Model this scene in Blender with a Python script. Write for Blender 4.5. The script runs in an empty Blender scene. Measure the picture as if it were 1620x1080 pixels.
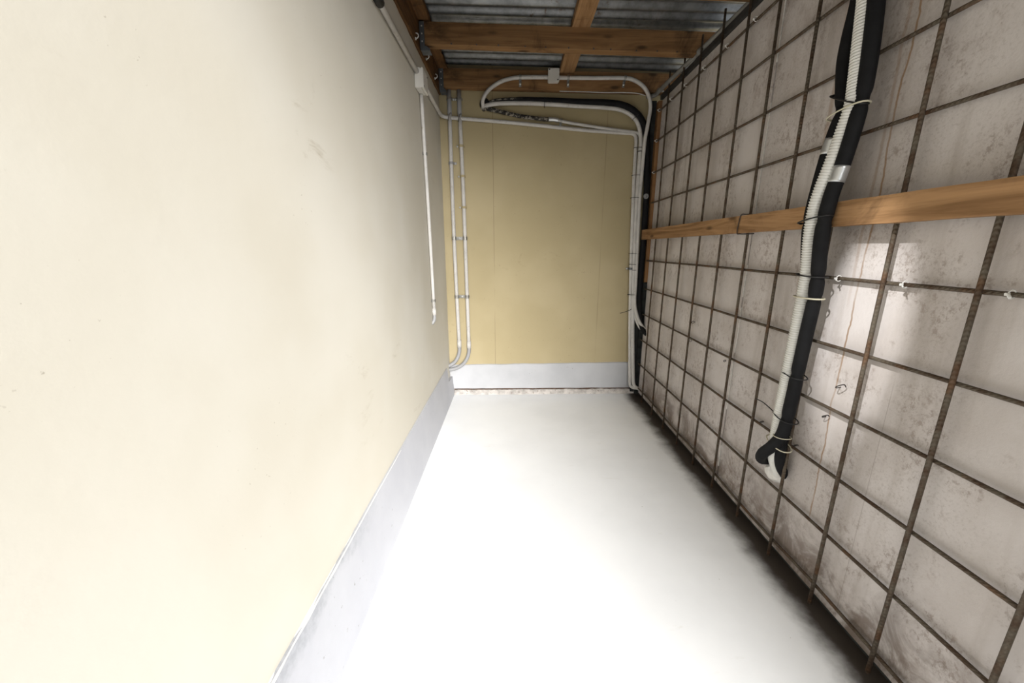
import bpy, math, random
from mathutils import Vector, noise as mnoise
random.seed(7)
scn = bpy.context.scene
C = scn.collection

# ------------------------------------------------------------------ camera
cam_d = bpy.data.cameras.new('camera')
cam = bpy.data.objects.new('camera', cam_d); C.objects.link(cam)
cam_d.sensor_fit = 'HORIZONTAL'; cam_d.sensor_width = 36.0
cam_d.lens = 599.0 / 1620.0 * 36.0
cam_d.shift_x = -1.0 / 1620.0
cam_d.clip_start = 0.02
cam.location = (0, 0, 1.095)
cam.rotation_euler = (math.radians(90 - 13.79), 0, 0)
scn.camera = cam

# ------------------------------------------------------------------ light
SKY = 0.8
SUN = 9.8
EXPOSURE = 0.0
world = bpy.data.worlds.new('sky'); scn.world = world
world.use_nodes = True
bg = world.node_tree.nodes['Background']
bg.inputs['Color'].default_value = (0.95, 0.98, 1.0, 1)
bg.inputs['Strength'].default_value = SKY
sun_d = bpy.data.lights.new('hazy_sun', 'SUN')
sun_d.energy = SUN; sun_d.angle = math.radians(48); sun_d.color = (1.0, 0.985, 0.965)
sun = bpy.data.objects.new('hazy_sun', sun_d); C.objects.link(sun)
sun.location = (1.5, -3, 4)
sun.rotation_euler = Vector((-0.34, 0.85, -0.39)).to_track_quat('-Z', 'Y').to_euler()
vs = scn.view_settings
vs.view_transform = 'Standard'; vs.look = 'None'; vs.gamma = 1.0
vs.use_curve_mapping = False; vs.exposure = EXPOSURE

# ------------------------------------------------------------------ material helpers
class MB:
    def __init__(s, name, rough=0.8, metal=0.0, spec=0.3):
        s.m = bpy.data.materials.new(name); s.m.use_nodes = True
        s.t = s.m.node_tree; s.N = s.t.nodes; s.L = s.t.links
        s.b = s.N['Principled BSDF']
        s.b.inputs['Roughness'].default_value = rough
        s.b.inputs['Metallic'].default_value = metal
        s.b.inputs['Specular IOR Level'].default_value = spec
        s.co = s.N.new('ShaderNodeTexCoord').outputs['Object']
    def link(s, a, i):
        if hasattr(a, 'is_output'): s.L.new(a, i)
        else: i.default_value = a
    def map(s, scale=(1, 1, 1), loc=(0, 0, 0), co=None):
        n = s.N.new('ShaderNodeMapping')
        s.L.new(co or s.co, n.inputs['Vector'])
        n.inputs['Scale'].default_value = scale; n.inputs['Location'].default_value = loc
        return n.outputs[0]
    def noise(s, scale, detail=4, rough=0.55, dist=0.0, co=None):
        n = s.N.new('ShaderNodeTexNoise')
        s.L.new(co or s.co, n.inputs['Vector'])
        n.inputs['Scale'].default_value = scale; n.inputs['Detail'].default_value = detail
        n.inputs['Roughness'].default_value = rough; n.inputs['Distortion'].default_value = dist
        return n.outputs['Fac']
    def step(s, v, a, b, lo=0.0, hi=1.0):
        n = s.N.new('ShaderNodeMapRange'); n.interpolation_type = 'SMOOTHSTEP'
        s.link(v, n.inputs[0])
        for i, q in zip((1, 2, 3, 4), (a, b, lo, hi)): s.link(q, n.inputs[i])
        return n.outputs[0]
    def math(s, op, a, b=0.0):
        n = s.N.new('ShaderNodeMath'); n.operation = op
        s.link(a, n.inputs[0]); s.link(b, n.inputs[1]); return n.outputs[0]
    def mix(s, f, a, b):
        n = s.N.new('ShaderNodeMix'); n.data_type = 'RGBA'
        s.link(f, n.inputs[0])
        for q, i in ((a, 6), (b, 7)):
            if hasattr(q, 'is_output'): s.L.new(q, n.inputs[i])
            else: n.inputs[i].default_value = (*q, 1)
        return n.outputs[2]
    def xyz(s):
        n = s.N.new('ShaderNodeSeparateXYZ'); s.L.new(s.co, n.inputs[0]); return n.outputs
    def base(s, c):
        if hasattr(c, 'is_output'): s.L.new(c, s.b.inputs['Base Color'])
        else: s.b.inputs['Base Color'].default_value = (*c, 1)
    def bump(s, h, strength=0.3, dist=0.002):
        n = s.N.new('ShaderNodeBump'); n.inputs['Strength'].default_value = strength
        n.inputs['Distance'].default_value = dist
        s.L.new(h, n.inputs['Height']); s.L.new(n.outputs[0], s.b.inputs['Normal'])

def plaster(name, c1, c2, scuff, seam=None):
    k = MB(name, 0.85, 0, 0.2)
    col = k.mix(k.step(k.noise(1.7, 3), 0.35, 0.65), c1, c2)
    # scuffs and rubbed patches, stretched diagonally along the wall
    sm = k.math('MULTIPLY', k.step(k.noise(9, 6, 0.7, 0.6, k.map((1, .7, 1.6))), 0.58, 0.78), k.step(k.noise(1.4, 2), 0.5, 0.68))
    col = k.mix(k.math('MULTIPLY', sm, 0.7), col, scuff)
    pits = k.math('MULTIPLY', k.step(k.noise(130 if not seam else 105, 2), 0.715 if not seam else 0.69, 0.77), k.step(k.noise(3.1, 3), 0.50 if not seam else 0.44, 0.66 if not seam else 0.6))
    col = k.mix(k.math('MULTIPLY', pits, 0.45 if not seam else 0.7), col, (0.16, 0.12, 0.08))
    if seam:
        x = k.xyz()[0]
        for sx in seam:
            d = k.math('ABSOLUTE', k.math('SUBTRACT', x, sx))
            f = k.math('MULTIPLY', k.step(d, 0.0012, 0.003, 1, 0), k.step(k.noise(2.3, 2), 0.42, 0.6))
            col = k.mix(k.math('MULTIPLY', f, 0.5), col, (0.2, 0.15, 0.09))
    k.base(col)
    k.bump(k.noise(38, 5, 0.6), 0.08 if not seam else 0.2, 0.004)
    return k.m

def wood(name, c1, c2, axis, dark=(0.05, 0.025, 0.012), darkness=0.5):
    k = MB(name, 0.75, 0, 0.2)
    sc = [22, 22, 22]; sc[axis] = 1.3
    g = k.noise(1.0, 6, 0.65, 1.2, k.map(tuple(sc)))
    col = k.mix(k.step(g, 0.3, 0.7), c1, c2)
    sc2 = [70, 70, 70]; sc2[axis] = 2.0
    col = k.mix(k.math('MULTIPLY', k.step(k.noise(1.0, 4, 0.6, 0.3, k.map(tuple(sc2))), 0.55, 0.75), 0.45), col, dark)
    # knots
    sk = [14, 14, 14]; sk[axis] = 4.5
    v = k.N.new('ShaderNodeTexVoronoi'); k.L.new(k.map(tuple(sk)), v.inputs['Vector']); v.inputs['Scale'].default_value = 1.0
    col = k.mix(k.math('MULTIPLY', k.step(v.outputs['Distance'], 0.07, 0.2, 1, 0), 0.8), col, dark)
    st = k.step(k.noise(3.4, 5, 0.7, 0.8), 0.52, 0.72)
    col = k.mix(k.math('MULTIPLY', st, darkness), col, dark)
    k.base(col); k.bump(g, 0.3, 0.003)
    return k.m

def plain(name, c, rough=0.5, metal=0.0, var=0.12, scale=30, bump=0.0, spec=0.4, dirt=None, dlo=0.57):
    k = MB(name, rough, metal, spec)
    d = tuple(x * (1 - var * 2) for x in c)
    col = k.mix(k.step(k.noise(scale, 4), 0.3, 0.75), c, d)
    if dirt: col = k.mix(k.math('MULTIPLY', k.step(k.noise(55, 4, 0.7), dlo, dlo + 0.13), 0.7), col, dirt)
    k.base(col)
    if bump: k.bump(k.noise(scale * 2, 4), bump, 0.003)
    return k.m

MAT = {}
MAT['cream'] = plaster('cream_paint', (0.605, 0.578, 0.507), (0.565, 0.532, 0.452), (0.36, 0.31, 0.23))
MAT['cream_back'] = plaster('yellow_cream_paint', (0.465, 0.39, 0.24), (0.42, 0.35, 0.207), (0.27, 0.21, 0.115), (-0.132, 0.63))

def m_floor():
    k = MB('white_floor_paint', 0.55, 0, 0.3)
    col = k.mix(k.step(k.noise(2.4, 4), 0.4, 0.7), (0.91, 0.925, 0.94), (0.86, 0.875, 0.89))
    st = k.step(k.noise(5, 6, 0.7, 0.4, k.map((1, 3.2, 1))), 0.62, 0.8)
    col = k.mix(k.math('MULTIPLY', st, 0.5), col, (0.62, 0.60, 0.54))
    sp = k.math('MULTIPLY', k.step(k.noise(70, 2), 0.76, 0.80), k.step(k.noise(2.2, 2), 0.5, 0.6))
    col = k.mix(sp, col, (0.12, 0.10, 0.08))
    # dark strip along the foot of the mesh wall, its edge broken by noise
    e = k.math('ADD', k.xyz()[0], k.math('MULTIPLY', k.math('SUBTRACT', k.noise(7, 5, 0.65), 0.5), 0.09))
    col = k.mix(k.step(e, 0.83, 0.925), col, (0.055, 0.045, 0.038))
    k.base(col); k.bump(k.noise(24, 5), 0.12, 0.004)
    return k.m
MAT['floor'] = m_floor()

def m_panel():
    k = MB('fibre_cement_sheet', 0.62, 0, 0.35)
    y, z = k.xyz()[1], k.xyz()[2]
    col = k.mix(k.step(k.noise(3.2, 5), 0.35, 0.68), (0.60, 0.558, 0.538), (0.49, 0.445, 0.418))
    # fine flaking crackle in patches
    cr = k.math('MULTIPLY', k.step(k.noise(64, 7, 0.78, 0.15, k.map((1, 1, .75))), 0.49, 0.60), k.step(k.noise(5.2, 6, 0.7, 0.1), 0.47, 0.58))
    fine = k.step(k.noise(150, 4, 0.7), 0.50, 0.66)
    col = k.mix(k.math('MULTIPLY', k.math('MULTIPLY', fine, k.step(k.noise(2.6, 4), 0.36, 0.6)), 0.40), col, (0.27, 0.225, 0.19))
    col = k.mix(k.math('MULTIPLY', cr, 0.62), col, (0.25, 0.195, 0.162))
    br = k.math('MULTIPLY', k.step(k.noise(9, 7, 0.75, 0.2, k.map((1, 1, .7), (3, 1, 8))), 0.50, 0.66), k.step(k.noise(1.9, 3), 0.42, 0.6))
    col = k.mix(k.math('MULTIPLY', br, 0.42), col, (0.31, 0.25, 0.215))
    # vertical wash marks
    sv = k.step(k.noise(1.0, 4, 0.6, 0.3, k.map((9, 9, 0.7))), 0.50, 0.68)
    col = k.mix(k.math('MULTIPLY', sv, 0.5), col, (0.33, 0.285, 0.25))
    sw = k.step(k.noise(1.0, 3, 0.6, 0.2, k.map((13, 13, 0.5), (4, 9, 2))), 0.60, 0.75)
    col = k.mix(k.math('MULTIPLY', sw, 0.4), col, (0.66, 0.63, 0.61))
    # brown splash stains low down, in noise-shaped patches
    low = k.math('SUBTRACT', 0.21, z)
    bs = k.math('MULTIPLY', k.step(low, -0.14, 0.16), k.step(k.noise(6, 6, 0.7, 0.9), 0.40, 0.62))
    col = k.mix(k.math('MULTIPLY', bs, 0.8), col, (0.12, 0.080, 0.055))
    # rust runs
    for y0, amp, w, s0, zlo, zhi, a in ((1.062, 0.05, 0.0026, 1.9, 0.2, 1.9, 0.75), (1.085, 0.03, 0.0045, 1.2, 0.9, 1.9, 0.35), (1.285, 0.03, 0.0075, 1.5, 0.9, 1.9, 0.45)):
        wob = k.math('MULTIPLY', k.math('SUBTRACT', k.noise(s0 * 2, 5, 0.6, 0, k.map((0, 0, 1), (y0 * 7, 0, 0))), 0.5), amp)
        d = k.math('ABSOLUTE', k.math('SUBTRACT', k.math('ADD', y, wob), y0))
        f = k.math('MULTIPLY', k.step(d, w * 0.5, w * 1.5, 1, 0), k.math('MULTIPLY', k.step(z, zlo, zlo + 0.1), k.step(z, zhi - .1, zhi, 1, 0)))
        f = k.math('MULTIPLY', f, k.step(k.noise(6, 3), 0.25, 0.55, 0.35, 1))
        col = k.mix(k.math('MULTIPLY', f, a), col, (0.26, 0.14, 0.055))
    # hairline joint
    d = k.math('ABSOLUTE', k.math('SUBTRACT', y, 0.905))
    col = k.mix(k.math('MULTIPLY', k.math('MULTIPLY', k.step(d, 0.0006, 0.0016, 1, 0), k.step(z, 0.72, 0.8, 1, 0)), 0.35), col, (0.2, 0.16, 0.13))
    k.base(col); k.bump(k.noise(48, 6, 0.7), 0.4, 0.004)
    return k.m
MAT['panel'] = m_panel()

def m_iron():
    k = MB('galvanised_iron', 0.42, 0.85, 0.5)
    col = k.mix(k.step(k.noise(14, 6, 0.7), 0.35, 0.7), (0.27, 0.28, 0.285), (0.15, 0.155, 0.16))
    r = k.math('MULTIPLY', k.step(k.noise(22, 5, 0.7, 0.5), 0.55, 0.68), k.step(k.noise(3, 3), 0.52, 0.62))
    col = k.mix(k.math('MULTIPLY', r, 0.8), col, (0.10, 0.055, 0.03))
    k.base(col); k.bump(k.noise(60, 3), 0.15, 0.002)
    return k.m
MAT['iron'] = m_iron()

def m_rebar():
    k = MB('rusted_steel_bar', 0.7, 0.25, 0.35)
    col = k.mix(k.step(k.noise(26, 5, 0.7), 0.38, 0.66), (0.115, 0.095, 0.07), (0.07, 0.042, 0.025))
    col = k.mix(k.math('MULTIPLY', k.step(k.noise(11, 4), 0.55, 0.7), 0.6), col, (0.15, 0.075, 0.035))
    k.base(col)
    w = k.N.new('ShaderNodeTexWave'); w.wave_type = 'BANDS'; w.bands_direction = 'DIAGONAL'
    k.L.new(k.co, w.inputs['Vector']); w.inputs['Scale'].default_value = 60.0; w.inputs['Distortion'].default_value = 0.4
    k.bump(w.outputs['Fac'], 0.6, 0.002)
    return k.m
MAT['rebar'] = m_rebar()

def m_plinth(name, c1, c2, stains):
    k = MB(name, 0.7, 0, 0.3)
    col = k.mix(k.step(k.noise(4, 5), 0.35, 0.7), c1, c2)
    if stains:
        z, y = k.xyz()[2], k.xyz()[1]
        e = k.math('ADD', z, k.math('MULTIPLY', k.math('SUBTRACT', k.noise(5, 6, 0.7), 0.5), 0.26))
        f = k.math('MULTIPLY', k.step(e, 0.19, 0.25), k.step(k.math('ADD', y, k.math('MULTIPLY', k.noise(2, 2), 0.8)), 1.2, 1.8, 1, 0))
        f = k.math('MULTIPLY', f, k.step(k.noise(60, 5, 0.7), 0.35, 0.6, 0.45, 1))
        col = k.mix(k.math('MULTIPLY', f, 0.75), col, (0.30, 0.31, 0.33))
    sp = k.math('MULTIPLY', k.step(k.noise(60, 3), 0.68, 0.74), k.step(k.noise(3, 2), 0.5, 0.6))
    col = k.mix(k.math('MULTIPLY', sp, 0.6), col, (0.2, 0.18, 0.16))
    k.base(col); k.bump(k.noise(30, 5), 0.15, 0.004)
    return k.m
MAT['plinth'] = m_plinth('grey_plinth_paint', (0.475, 0.48, 0.505), (0.435, 0.44, 0.47), True)
MAT['plinth_back'] = m_plinth('grey_render', (0.50, 0.505, 0.52), (0.44, 0.445, 0.46), False)
MAT['mortar'] = plain('rough_mortar', (0.62, 0.58, 0.54), 0.9, 0, 0.2, 26, 0.5, 0.2, (0.16, 0.10, 0.07))
MAT['crack'] = plain('dark_damp_joint', (0.13, 0.085, 0.065), 0.9, 0, 0.3, 40, 0.3, 0.2)
MAT['white_mortar'] = plain('white_filler', (0.82, 0.80, 0.76), 0.9, 0, 0.1, 40, 0.5, 0.2)
MAT['pvc'] = plain('white_conduit_plastic', (0.62, 0.60, 0.57), 0.45, 0, 0.08, 14, 0, 0.4, (0.40, 0.36, 0.31))
MAT['pvc_grey'] = plain('grey_conduit_plastic', (0.34, 0.34, 0.345), 0.45, 0, 0.08, 14, 0, 0.4)
MAT['box'] = plain('cream_box_plastic', (0.70, 0.68, 0.63), 0.4, 0, 0.03, 14, 0, 0.4)
MAT['flex'] = plain('off_white_corrugated_plastic', (0.70, 0.69, 0.65), 0.45, 0, 0.06, 9, 0, 0.4)
MAT['foam'] = plain('black_foam_lagging', (0.011, 0.011, 0.012), 0.7, 0, 0.15, 25, 0.1, 0.15)
MAT['duct_grey'] = plain('weathered_grey_conduit', (0.23, 0.225, 0.21), 0.55, 0, 0.15, 12, 0, 0.3)
MAT['strap'] = plain('zinc_strap', (0.36, 0.35, 0.32), 0.35, 0.5, 0.2, 60)
MAT['foam_worn'] = plain('worn_black_lagging', (0.03, 0.027, 0.024), 0.75, 0, 0.3, 30, 0.5, 0.3, (0.40, 0.36, 0.30), 0.47)
MAT['tape'] = plain('silver_tape', (0.62, 0.63, 0.63), 0.32, 0.75, 0.1, 20)
MAT['zinc'] = plain('zinc_plated_steel', (0.74, 0.74, 0.71), 0.3, 0.35, 0.1, 40)
MAT['hanger'] = plain('dull_galvanised_steel', (0.17, 0.185, 0.20), 0.5, 0.5, 0.15, 35, 0.1)
MAT['black'] = plain('black_nylon', (0.012, 0.012, 0.012), 0.5, 0, 0.1, 30)
MAT['beige'] = plain('aged_nylon', (0.62, 0.58, 0.44), 0.5, 0, 0.06, 30)
MAT['white'] = plain('white_nylon', (0.78, 0.77, 0.74), 0.45, 0, 0.04, 30)
MAT['wire'] = plain('dark_wire', (0.06, 0.052, 0.048), 0.5, 0.6, 0.1, 30)
MAT['gap_shade_backing'] = plain('gap_shade_and_backing', (0.03, 0.033, 0.032), 0.8, 0, 0.3, 20, 0.3)  # near black; carries the corner gap's shade as colour, also backs the sheets
MAT['dark_steel'] = plain('dark_painted_steel', (0.05, 0.048, 0.045), 0.6, 0.3, 0.2, 30, 0.1)
MAT['joist'] = wood('joist_pine', (0.30, 0.168, 0.074), (0.155, 0.080, 0.033), 0, (0.03, 0.017, 0.008), 0.8)
MAT['ledger'] = wood('rotted_pine', (0.20, 0.10, 0.038), (0.09, 0.045, 0.018), 1, (0.014, 0.009, 0.005), 1.0)
MAT['batten'] = wood('rail_pine', (0.43, 0.25, 0.12), (0.19, 0.10, 0.043), 1, (0.06, 0.032, 0.015), 0.6)
MAT['stud'] = wood('stud_pine', (0.30, 0.16, 0.07), (0.19, 0.10, 0.045), 2)
MAT['outside'] = plain('grey_asphalt', (0.22, 0.215, 0.21), 0.9, 0, 0.06, 3, 0.1)

# ------------------------------------------------------------------ object helpers
def wloc(o):
    v = Vector((0, 0, 0))
    while o is not None: v += o.location; o = o.parent
    return v
def link_mesh(name, verts, faces, mat, parent=None, smooth=False, origin=None):
    """verts in metres in the room; the object's origin is its parent's base, or its own base point"""
    if parent is not None: org = wloc(parent); loc = Vector((0, 0, 0))
    else:
        if origin is None:
            xs = [v[0] for v in verts]; ys = [v[1] for v in verts]; zs = [v[2] for v in verts]
            origin = ((min(xs) + max(xs)) / 2, (min(ys) + max(ys)) / 2, min(zs))
        org = Vector(origin); loc = org
    me = bpy.data.meshes.new(name)
    me.from_pydata([tuple(Vector(v) - org) for v in verts], [], faces)
    me.materials.append(mat)
    if smooth:
        for p in me.polygons: p.use_smooth = True
    me.update()
    o = bpy.data.objects.new(name, me); C.objects.link(o)
    o.parent = parent; o.location = loc
    return o
def tag(o, label, cat, group=None):
    o['label'] = label; o['category'] = cat
    if group: o['group'] = group
    return o
def struct(o, label=None, cat=None):
    o['kind'] = 'structure'
    if label: o['label'] = label
    if cat: o['category'] = cat
    return o
def thing(name, label, cat, base, group=None):
    o = bpy.data.objects.new(name, None); C.objects.link(o)
    o.location = base; o.empty_display_size = 0.05
    return tag(o, label, cat, group)

def box_vf(x0, x1, y0, y1, z0, z1, bev=0.0):
    if bev <= 0:
        v = [(x, y, z) for x in (x0, x1) for y in (y0, y1) for z in (z0, z1)]
        f = [(0, 1, 3, 2), (4, 6, 7, 5), (0, 4, 5, 1), (2, 3, 7, 6), (0, 2, 6, 4), (1, 5, 7, 3)]
        return v, f
    import bmesh
    bm = bmesh.new(); bmesh.ops.create_cube(bm, size=1)
    for q in bm.verts:
        q.co = Vector(((x0 + x1) / 2 + q.co.x * (x1 - x0), (y0 + y1) / 2 + q.co.y * (y1 - y0), (z0 + z1) / 2 + q.co.z * (z1 - z0)))
    bmesh.ops.bevel(bm, geom=bm.edges[:], offset=bev, segments=2, affect='EDGES')
    bm.verts.index_update()
    v = [tuple(q.co) for q in bm.verts]; f = [tuple(q.index for q in p.verts) for p in bm.faces]
    bm.free(); return v, f
def join(*parts):
    V, F = [], []
    for v, f in parts:
        n = len(V); V += list(v); F += [tuple(i + n for i in q) for q in f]
    return V, F
def smooth_path(pts, sub=5, closed=False):
    P = [Vector(p) for p in pts]
    if len(P) < 3: return P
    out = []; n = len(P); rng = range(n if closed else n - 1)
    for i in rng:
        if closed: a, b, c, d = P[i - 1], P[i], P[(i + 1) % n], P[(i + 2) % n]
        else: a, b, c, d = P[max(i - 1, 0)], P[i], P[i + 1], P[min(i + 2, n - 1)]
        for k in range(sub):
            t = k / sub
            out.append(0.5 * ((2 * b) + (c - a) * t + (2 * a - 5 * b + 4 * c - d) * t * t + (3 * b - a - 3 * c + d) * t ** 3))
    if not closed: out.append(P[-1])
    return out
def resample(P, step):
    out = [P[0]]; acc = 0.0
    for a, b in zip(P, P[1:]):
        L = (b - a).length
        if L == 0: continue
        t = step - acc
        while t <= L:
            out.append(a + (b - a) * (t / L)); t += step
        acc = L - (t - step)
    return out
def tube_vf(P, r, seg=12, closed=False, rfun=None, flat=1.0):
    """sweep a ring along P; r a number or a list, rfun(arc length) scales it"""
    P = [Vector(p) for p in P]; n = len(P); V, F = [], []
    def tan(i):
        if closed: return (P[(i + 1) % n] - P[i - 1]).normalized()
        return (P[min(i + 1, n - 1)] - P[max(i - 1, 0)]).normalized()
    t = tan(0); up = Vector((0, 0, 1)) if abs(t.z) < 0.9 else Vector((1, 0, 0))
    nrm = (up - t * up.dot(t)).normalized(); s = 0.0
    for i in range(n):
        t = tan(i); nrm = (nrm - t * nrm.dot(t)).normalized(); bi = t.cross(nrm)
        if i: s += (P[i] - P[i - 1]).length
        rr = (r[i] if isinstance(r, (list, tuple)) else r) * (rfun(s) if rfun else 1)
        for k in range(seg):
            a = 2 * math.pi * k / seg
            V.append(P[i] + nrm * (rr * math.cos(a)) + bi * (rr * flat * math.sin(a)))
    m = n if closed else n - 1
    for i in range(m):
        j = (i + 1) % n
        for k in range(seg):
            l = (k + 1) % seg
            F.append((i * seg + k, i * seg + l, j * seg + l, j * seg + k))
    if not closed:
        F.append(tuple(range(seg))[::-1]); F.append(tuple((n - 1) * seg + k for k in range(seg)))
    return [tuple(v) for v in V], F
def tube(name, pts, r, mat, parent=None, sub=5, seg=12, **kw):
    P = smooth_path(pts, sub) if sub > 1 else [Vector(p) for p in pts]
    v, f = tube_vf(P, r, seg, **kw)
    return link_mesh(name, v, f, mat, parent, True)
def YB(x): return 2.777 + 0.019 * x                 # the back wall stands a degree off square

# ------------------------------------------------------------------ the setting
XL, XP = -0.48, 0.965
ROOF_Y = 0.10                                          # the roof stops above the camera
def grid_sheet(name, fn, nu, nv, mat):
    V = [fn(i / nu, j / nv) for i in range(nu + 1) for j in range(nv + 1)]
    F = [(i * (nv + 1) + j, (i + 1) * (nv + 1) + j, (i + 1) * (nv + 1) + j + 1, i * (nv + 1) + j + 1) for i in range(nu) for j in range(nv)]
    return link_mesh(name, V, F, mat, None, True, (0, 0, 0))

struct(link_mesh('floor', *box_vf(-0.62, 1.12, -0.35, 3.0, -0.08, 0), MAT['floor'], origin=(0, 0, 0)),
       'white painted concrete floor with a dark strip along the mesh wall', 'floor')
struct(link_mesh('ground', *box_vf(-9, 9, -12, -0.35, -0.10, -0.02), MAT['outside'], origin=(0, 0, 0)),
       'grey ground outside the open end', 'ground')
struct(link_mesh('wall_left', *box_vf(XL - 0.14, XL, -2.0, 2.95, -0.08, 2.9), MAT['cream'], origin=(0, 0, 0)),
       'long cream painted wall along the left', 'wall')
v, f = box_vf(XL - 0.14, 1.6, 0, 0.14, -0.08, 2.9)
v = [(x, y + YB(x), z) for x, y, z in v]
struct(link_mesh('wall_back', v, f, MAT['cream_back'], origin=(0, 0, 0)), 'yellowish cream end wall', 'wall')

wr = struct(link_mesh('wall_right', *box_vf(0.979, 1.06, -0.15, 2.75, 0.0, 2.018), MAT['gap_shade_backing'], origin=(0, 0, 0)),
            'stained grey sheeted wall behind the steel mesh', 'wall')
for y0, y1 in ((1.588, 2.735), (-0.15, 1.582)):
    p = link_mesh('panel', *box_vf(XP, 0.979, y0, y1, 0.022, 2.022, 0.001), MAT['panel'], wr)
# crumbling white filler down the joint between the two sheets
V, F = [], []
for i in range(90):
    z = 0.04 + i * 0.022
    if mnoise.noise((0, 3.1, z * 5)) < -0.12: continue
    w = 0.0016 + 0.0022 * abs(mnoise.noise((7, 1, z * 14))); yc = 1.585 - 0.004 * mnoise.noise((1, 2, z * 6))
    d = 0.0012 + 0.0015 * random.random(); n = len(V)
    V += [(XP - d, yc - w, z), (XP - d, yc + w, z), (XP - d, yc + w * .8, z + .021), (XP - d, yc - w * .8, z + .021),
          (XP + .004, yc - w, z), (XP + .004, yc + w, z), (XP + .004, yc + w * .8, z + .021), (XP + .004, yc - w * .8, z + .021)]
    F += [(n, n + 3, n + 2, n + 1), (n, n + 1, n + 5, n + 4), (n + 1, n + 2, n + 6, n + 5), (n + 2, n + 3, n + 7, n + 6), (n + 3, n, n + 4, n + 7)]
link_mesh('joint_filler', V, F, MAT['white_mortar'], wr)
# broken plaster round the pipe hole
def blob(cx, cy, cz, ry, rz, d, tilt, seed, n=18):
    V = [(cx - d, cy, cz)]; F = []
    for ring, (k, dep) in enumerate(((0.62, d * 0.85), (1.0, -0.004))):
        for i in range(n):
            a = 2 * math.pi * i / n
            q = k * (1 + 0.22 * mnoise.noise((math.cos(a) * 1.7, math.sin(a) * 1.7, seed)))
            yy, zz = ry * q * math.cos(a), rz * q * math.sin(a)
            V.append((cx - dep, cy + yy * math.cos(tilt) - zz * math.sin(tilt), cz + yy * math.sin(tilt) + zz * math.cos(tilt)))
    for i in range(n):
        j = (i + 1) % n
        F += [(0, 1 + j, 1 + i), (1 + i, 1 + j, 1 + n + j, 1 + n + i)]
    return V, F
link_mesh('hole_filler', *blob(XP, 1.238, 0.293, 0.064, 0.034, 0.014, -0.35, 3.0), MAT['white_mortar'], wr)

# left plinth: a board with a notch cut for the conduits
def prism_x(poly, x0, x1):
    n = len(poly)
    V = [(x0, y, z) for y, z in poly] + [(x1, y, z) for y, z in poly]
    F = [tuple(range(n))[::-1], tuple(range(n, 2 * n))] + [(i, (i + 1) % n, n + (i + 1) % n, n + i) for i in range(n)]
    return V, F
top = []
for i in range(73):
    y = 2.61 - i * 0.04
    top.append((y, 0.255 + 0.013 * min(1, (2.61 - y) / 1.2) + 0.002 * mnoise.noise((y * 4, 0, 5))))
poly = [(-0.3, 0.0), (2.765, 0.0), (2.765, 0.142), (2.61, 0.152)] + top
V, F = prism_x(poly, XL, -0.449)
V = [(x - (0.025 * z / 0.268 if x > XL + .001 else 0), y, z) for x, y, z in V]      # the board leans back against the wall
bl = struct(link_mesh('baseboard_left', V, F, MAT['plinth'], origin=(0, 0, 0)), 'pale grey plinth along the left wall with a notched far end', 'plinth')
V, F = [], []
for i in range(90):                                    # rough white bead along its top edge
    y = 1.45 - i * 0.0195; fade = min(1.0, i / 45)
    z = 0.266 + 0.002 * mnoise.noise((y * 4, 0, 5)); h = 0.0006 + fade * (0.0014 + 0.0018 * mnoise.noise((y * 9, 2, 1))); w = 0.0006 + fade * (0.0016 + 0.0016 * mnoise.noise((y * 15, 5, 2)))
    V += [(XL, y, z + h * 1.3), (XL + .004 + w * .6, y, z + h), (-0.473 + w, y, z + h * .3), (-0.473 + w * .8, y, z - w * 1.4), (-0.4745, y, z - w * 2)]
    if i:
        n = len(V) - 10
        F += [(n + k, n + k + 1, n + k + 6, n + k + 5) for k in range(4)]
link_mesh('plinth_bead', V, F, MAT['white_mortar'], bl, True)

# back plinth with a ragged top, damp joint and mortar fillet under it
V, F = [], []
for i in range(61):
    x = -0.479 + i * (0.945 + 0.479) / 60
    yb = YB(x); zt = 0.231 + 0.010 * (x + .4) + 0.0035 * mnoise.noise((x * 7, 0, 0)) + 0.002 * mnoise.noise((x * 31, 1, 0)); zb = 0.043 + 0.003 * mnoise.noise((x * 9, 4, 0))
    V += [(x, yb, zt + .004), (x, yb - 0.007, zt), (x, yb - 0.009, zb), (x, yb, zb - .004)]
    if i: n = len(V) - 8; F += [(n + k, n + 4 + k, n + 5 + k, n + 1 + k) for k in range(3)]
bb = struct(link_mesh('baseboard_back', V, F, MAT['plinth_back'], origin=(0, 0, 0)), 'light grey rendered plinth across the end wall', 'plinth')
V, F = [], []
for i in range(61):
    x = -0.449 + i * (0.945 + 0.449) / 60; yb = YB(x)
    V += [(x, yb - .004, 0.05), (x, yb - .005, 0.02)]
    if i: n = len(V) - 4; F += [(n, n + 2, n + 3, n + 1)]
link_mesh('damp_joint', V, F, MAT['crack'], bb)
V, F = [], []
for i in range(141):
    x = -0.449 + i * (0.95 + 0.449) / 140; yb = YB(x)
    h = 0.033 + 0.006 * mnoise.noise((x * 8, 0, 3)) + 0.004 * mnoise.noise((x * 30, 0, 3)); d = 0.024 + 0.008 * mnoise.noise((x * 10, 7, 3))
    V += [(x, yb - .002, h), (x, yb - d * .55, h - .003), (x, yb - d, h * .45), (x, yb - d * 1.3, -0.001)]
    if i: n = len(V) - 8; F += [(n + k, n + 4 + k, n + 5 + k, n + 1 + k) for k in range(3)]
struct(link_mesh('trim_1', V, F, MAT['mortar'], origin=(0, 0, 0)), 'rough stained mortar fillet at the foot of the end wall', 'trim')

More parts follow.
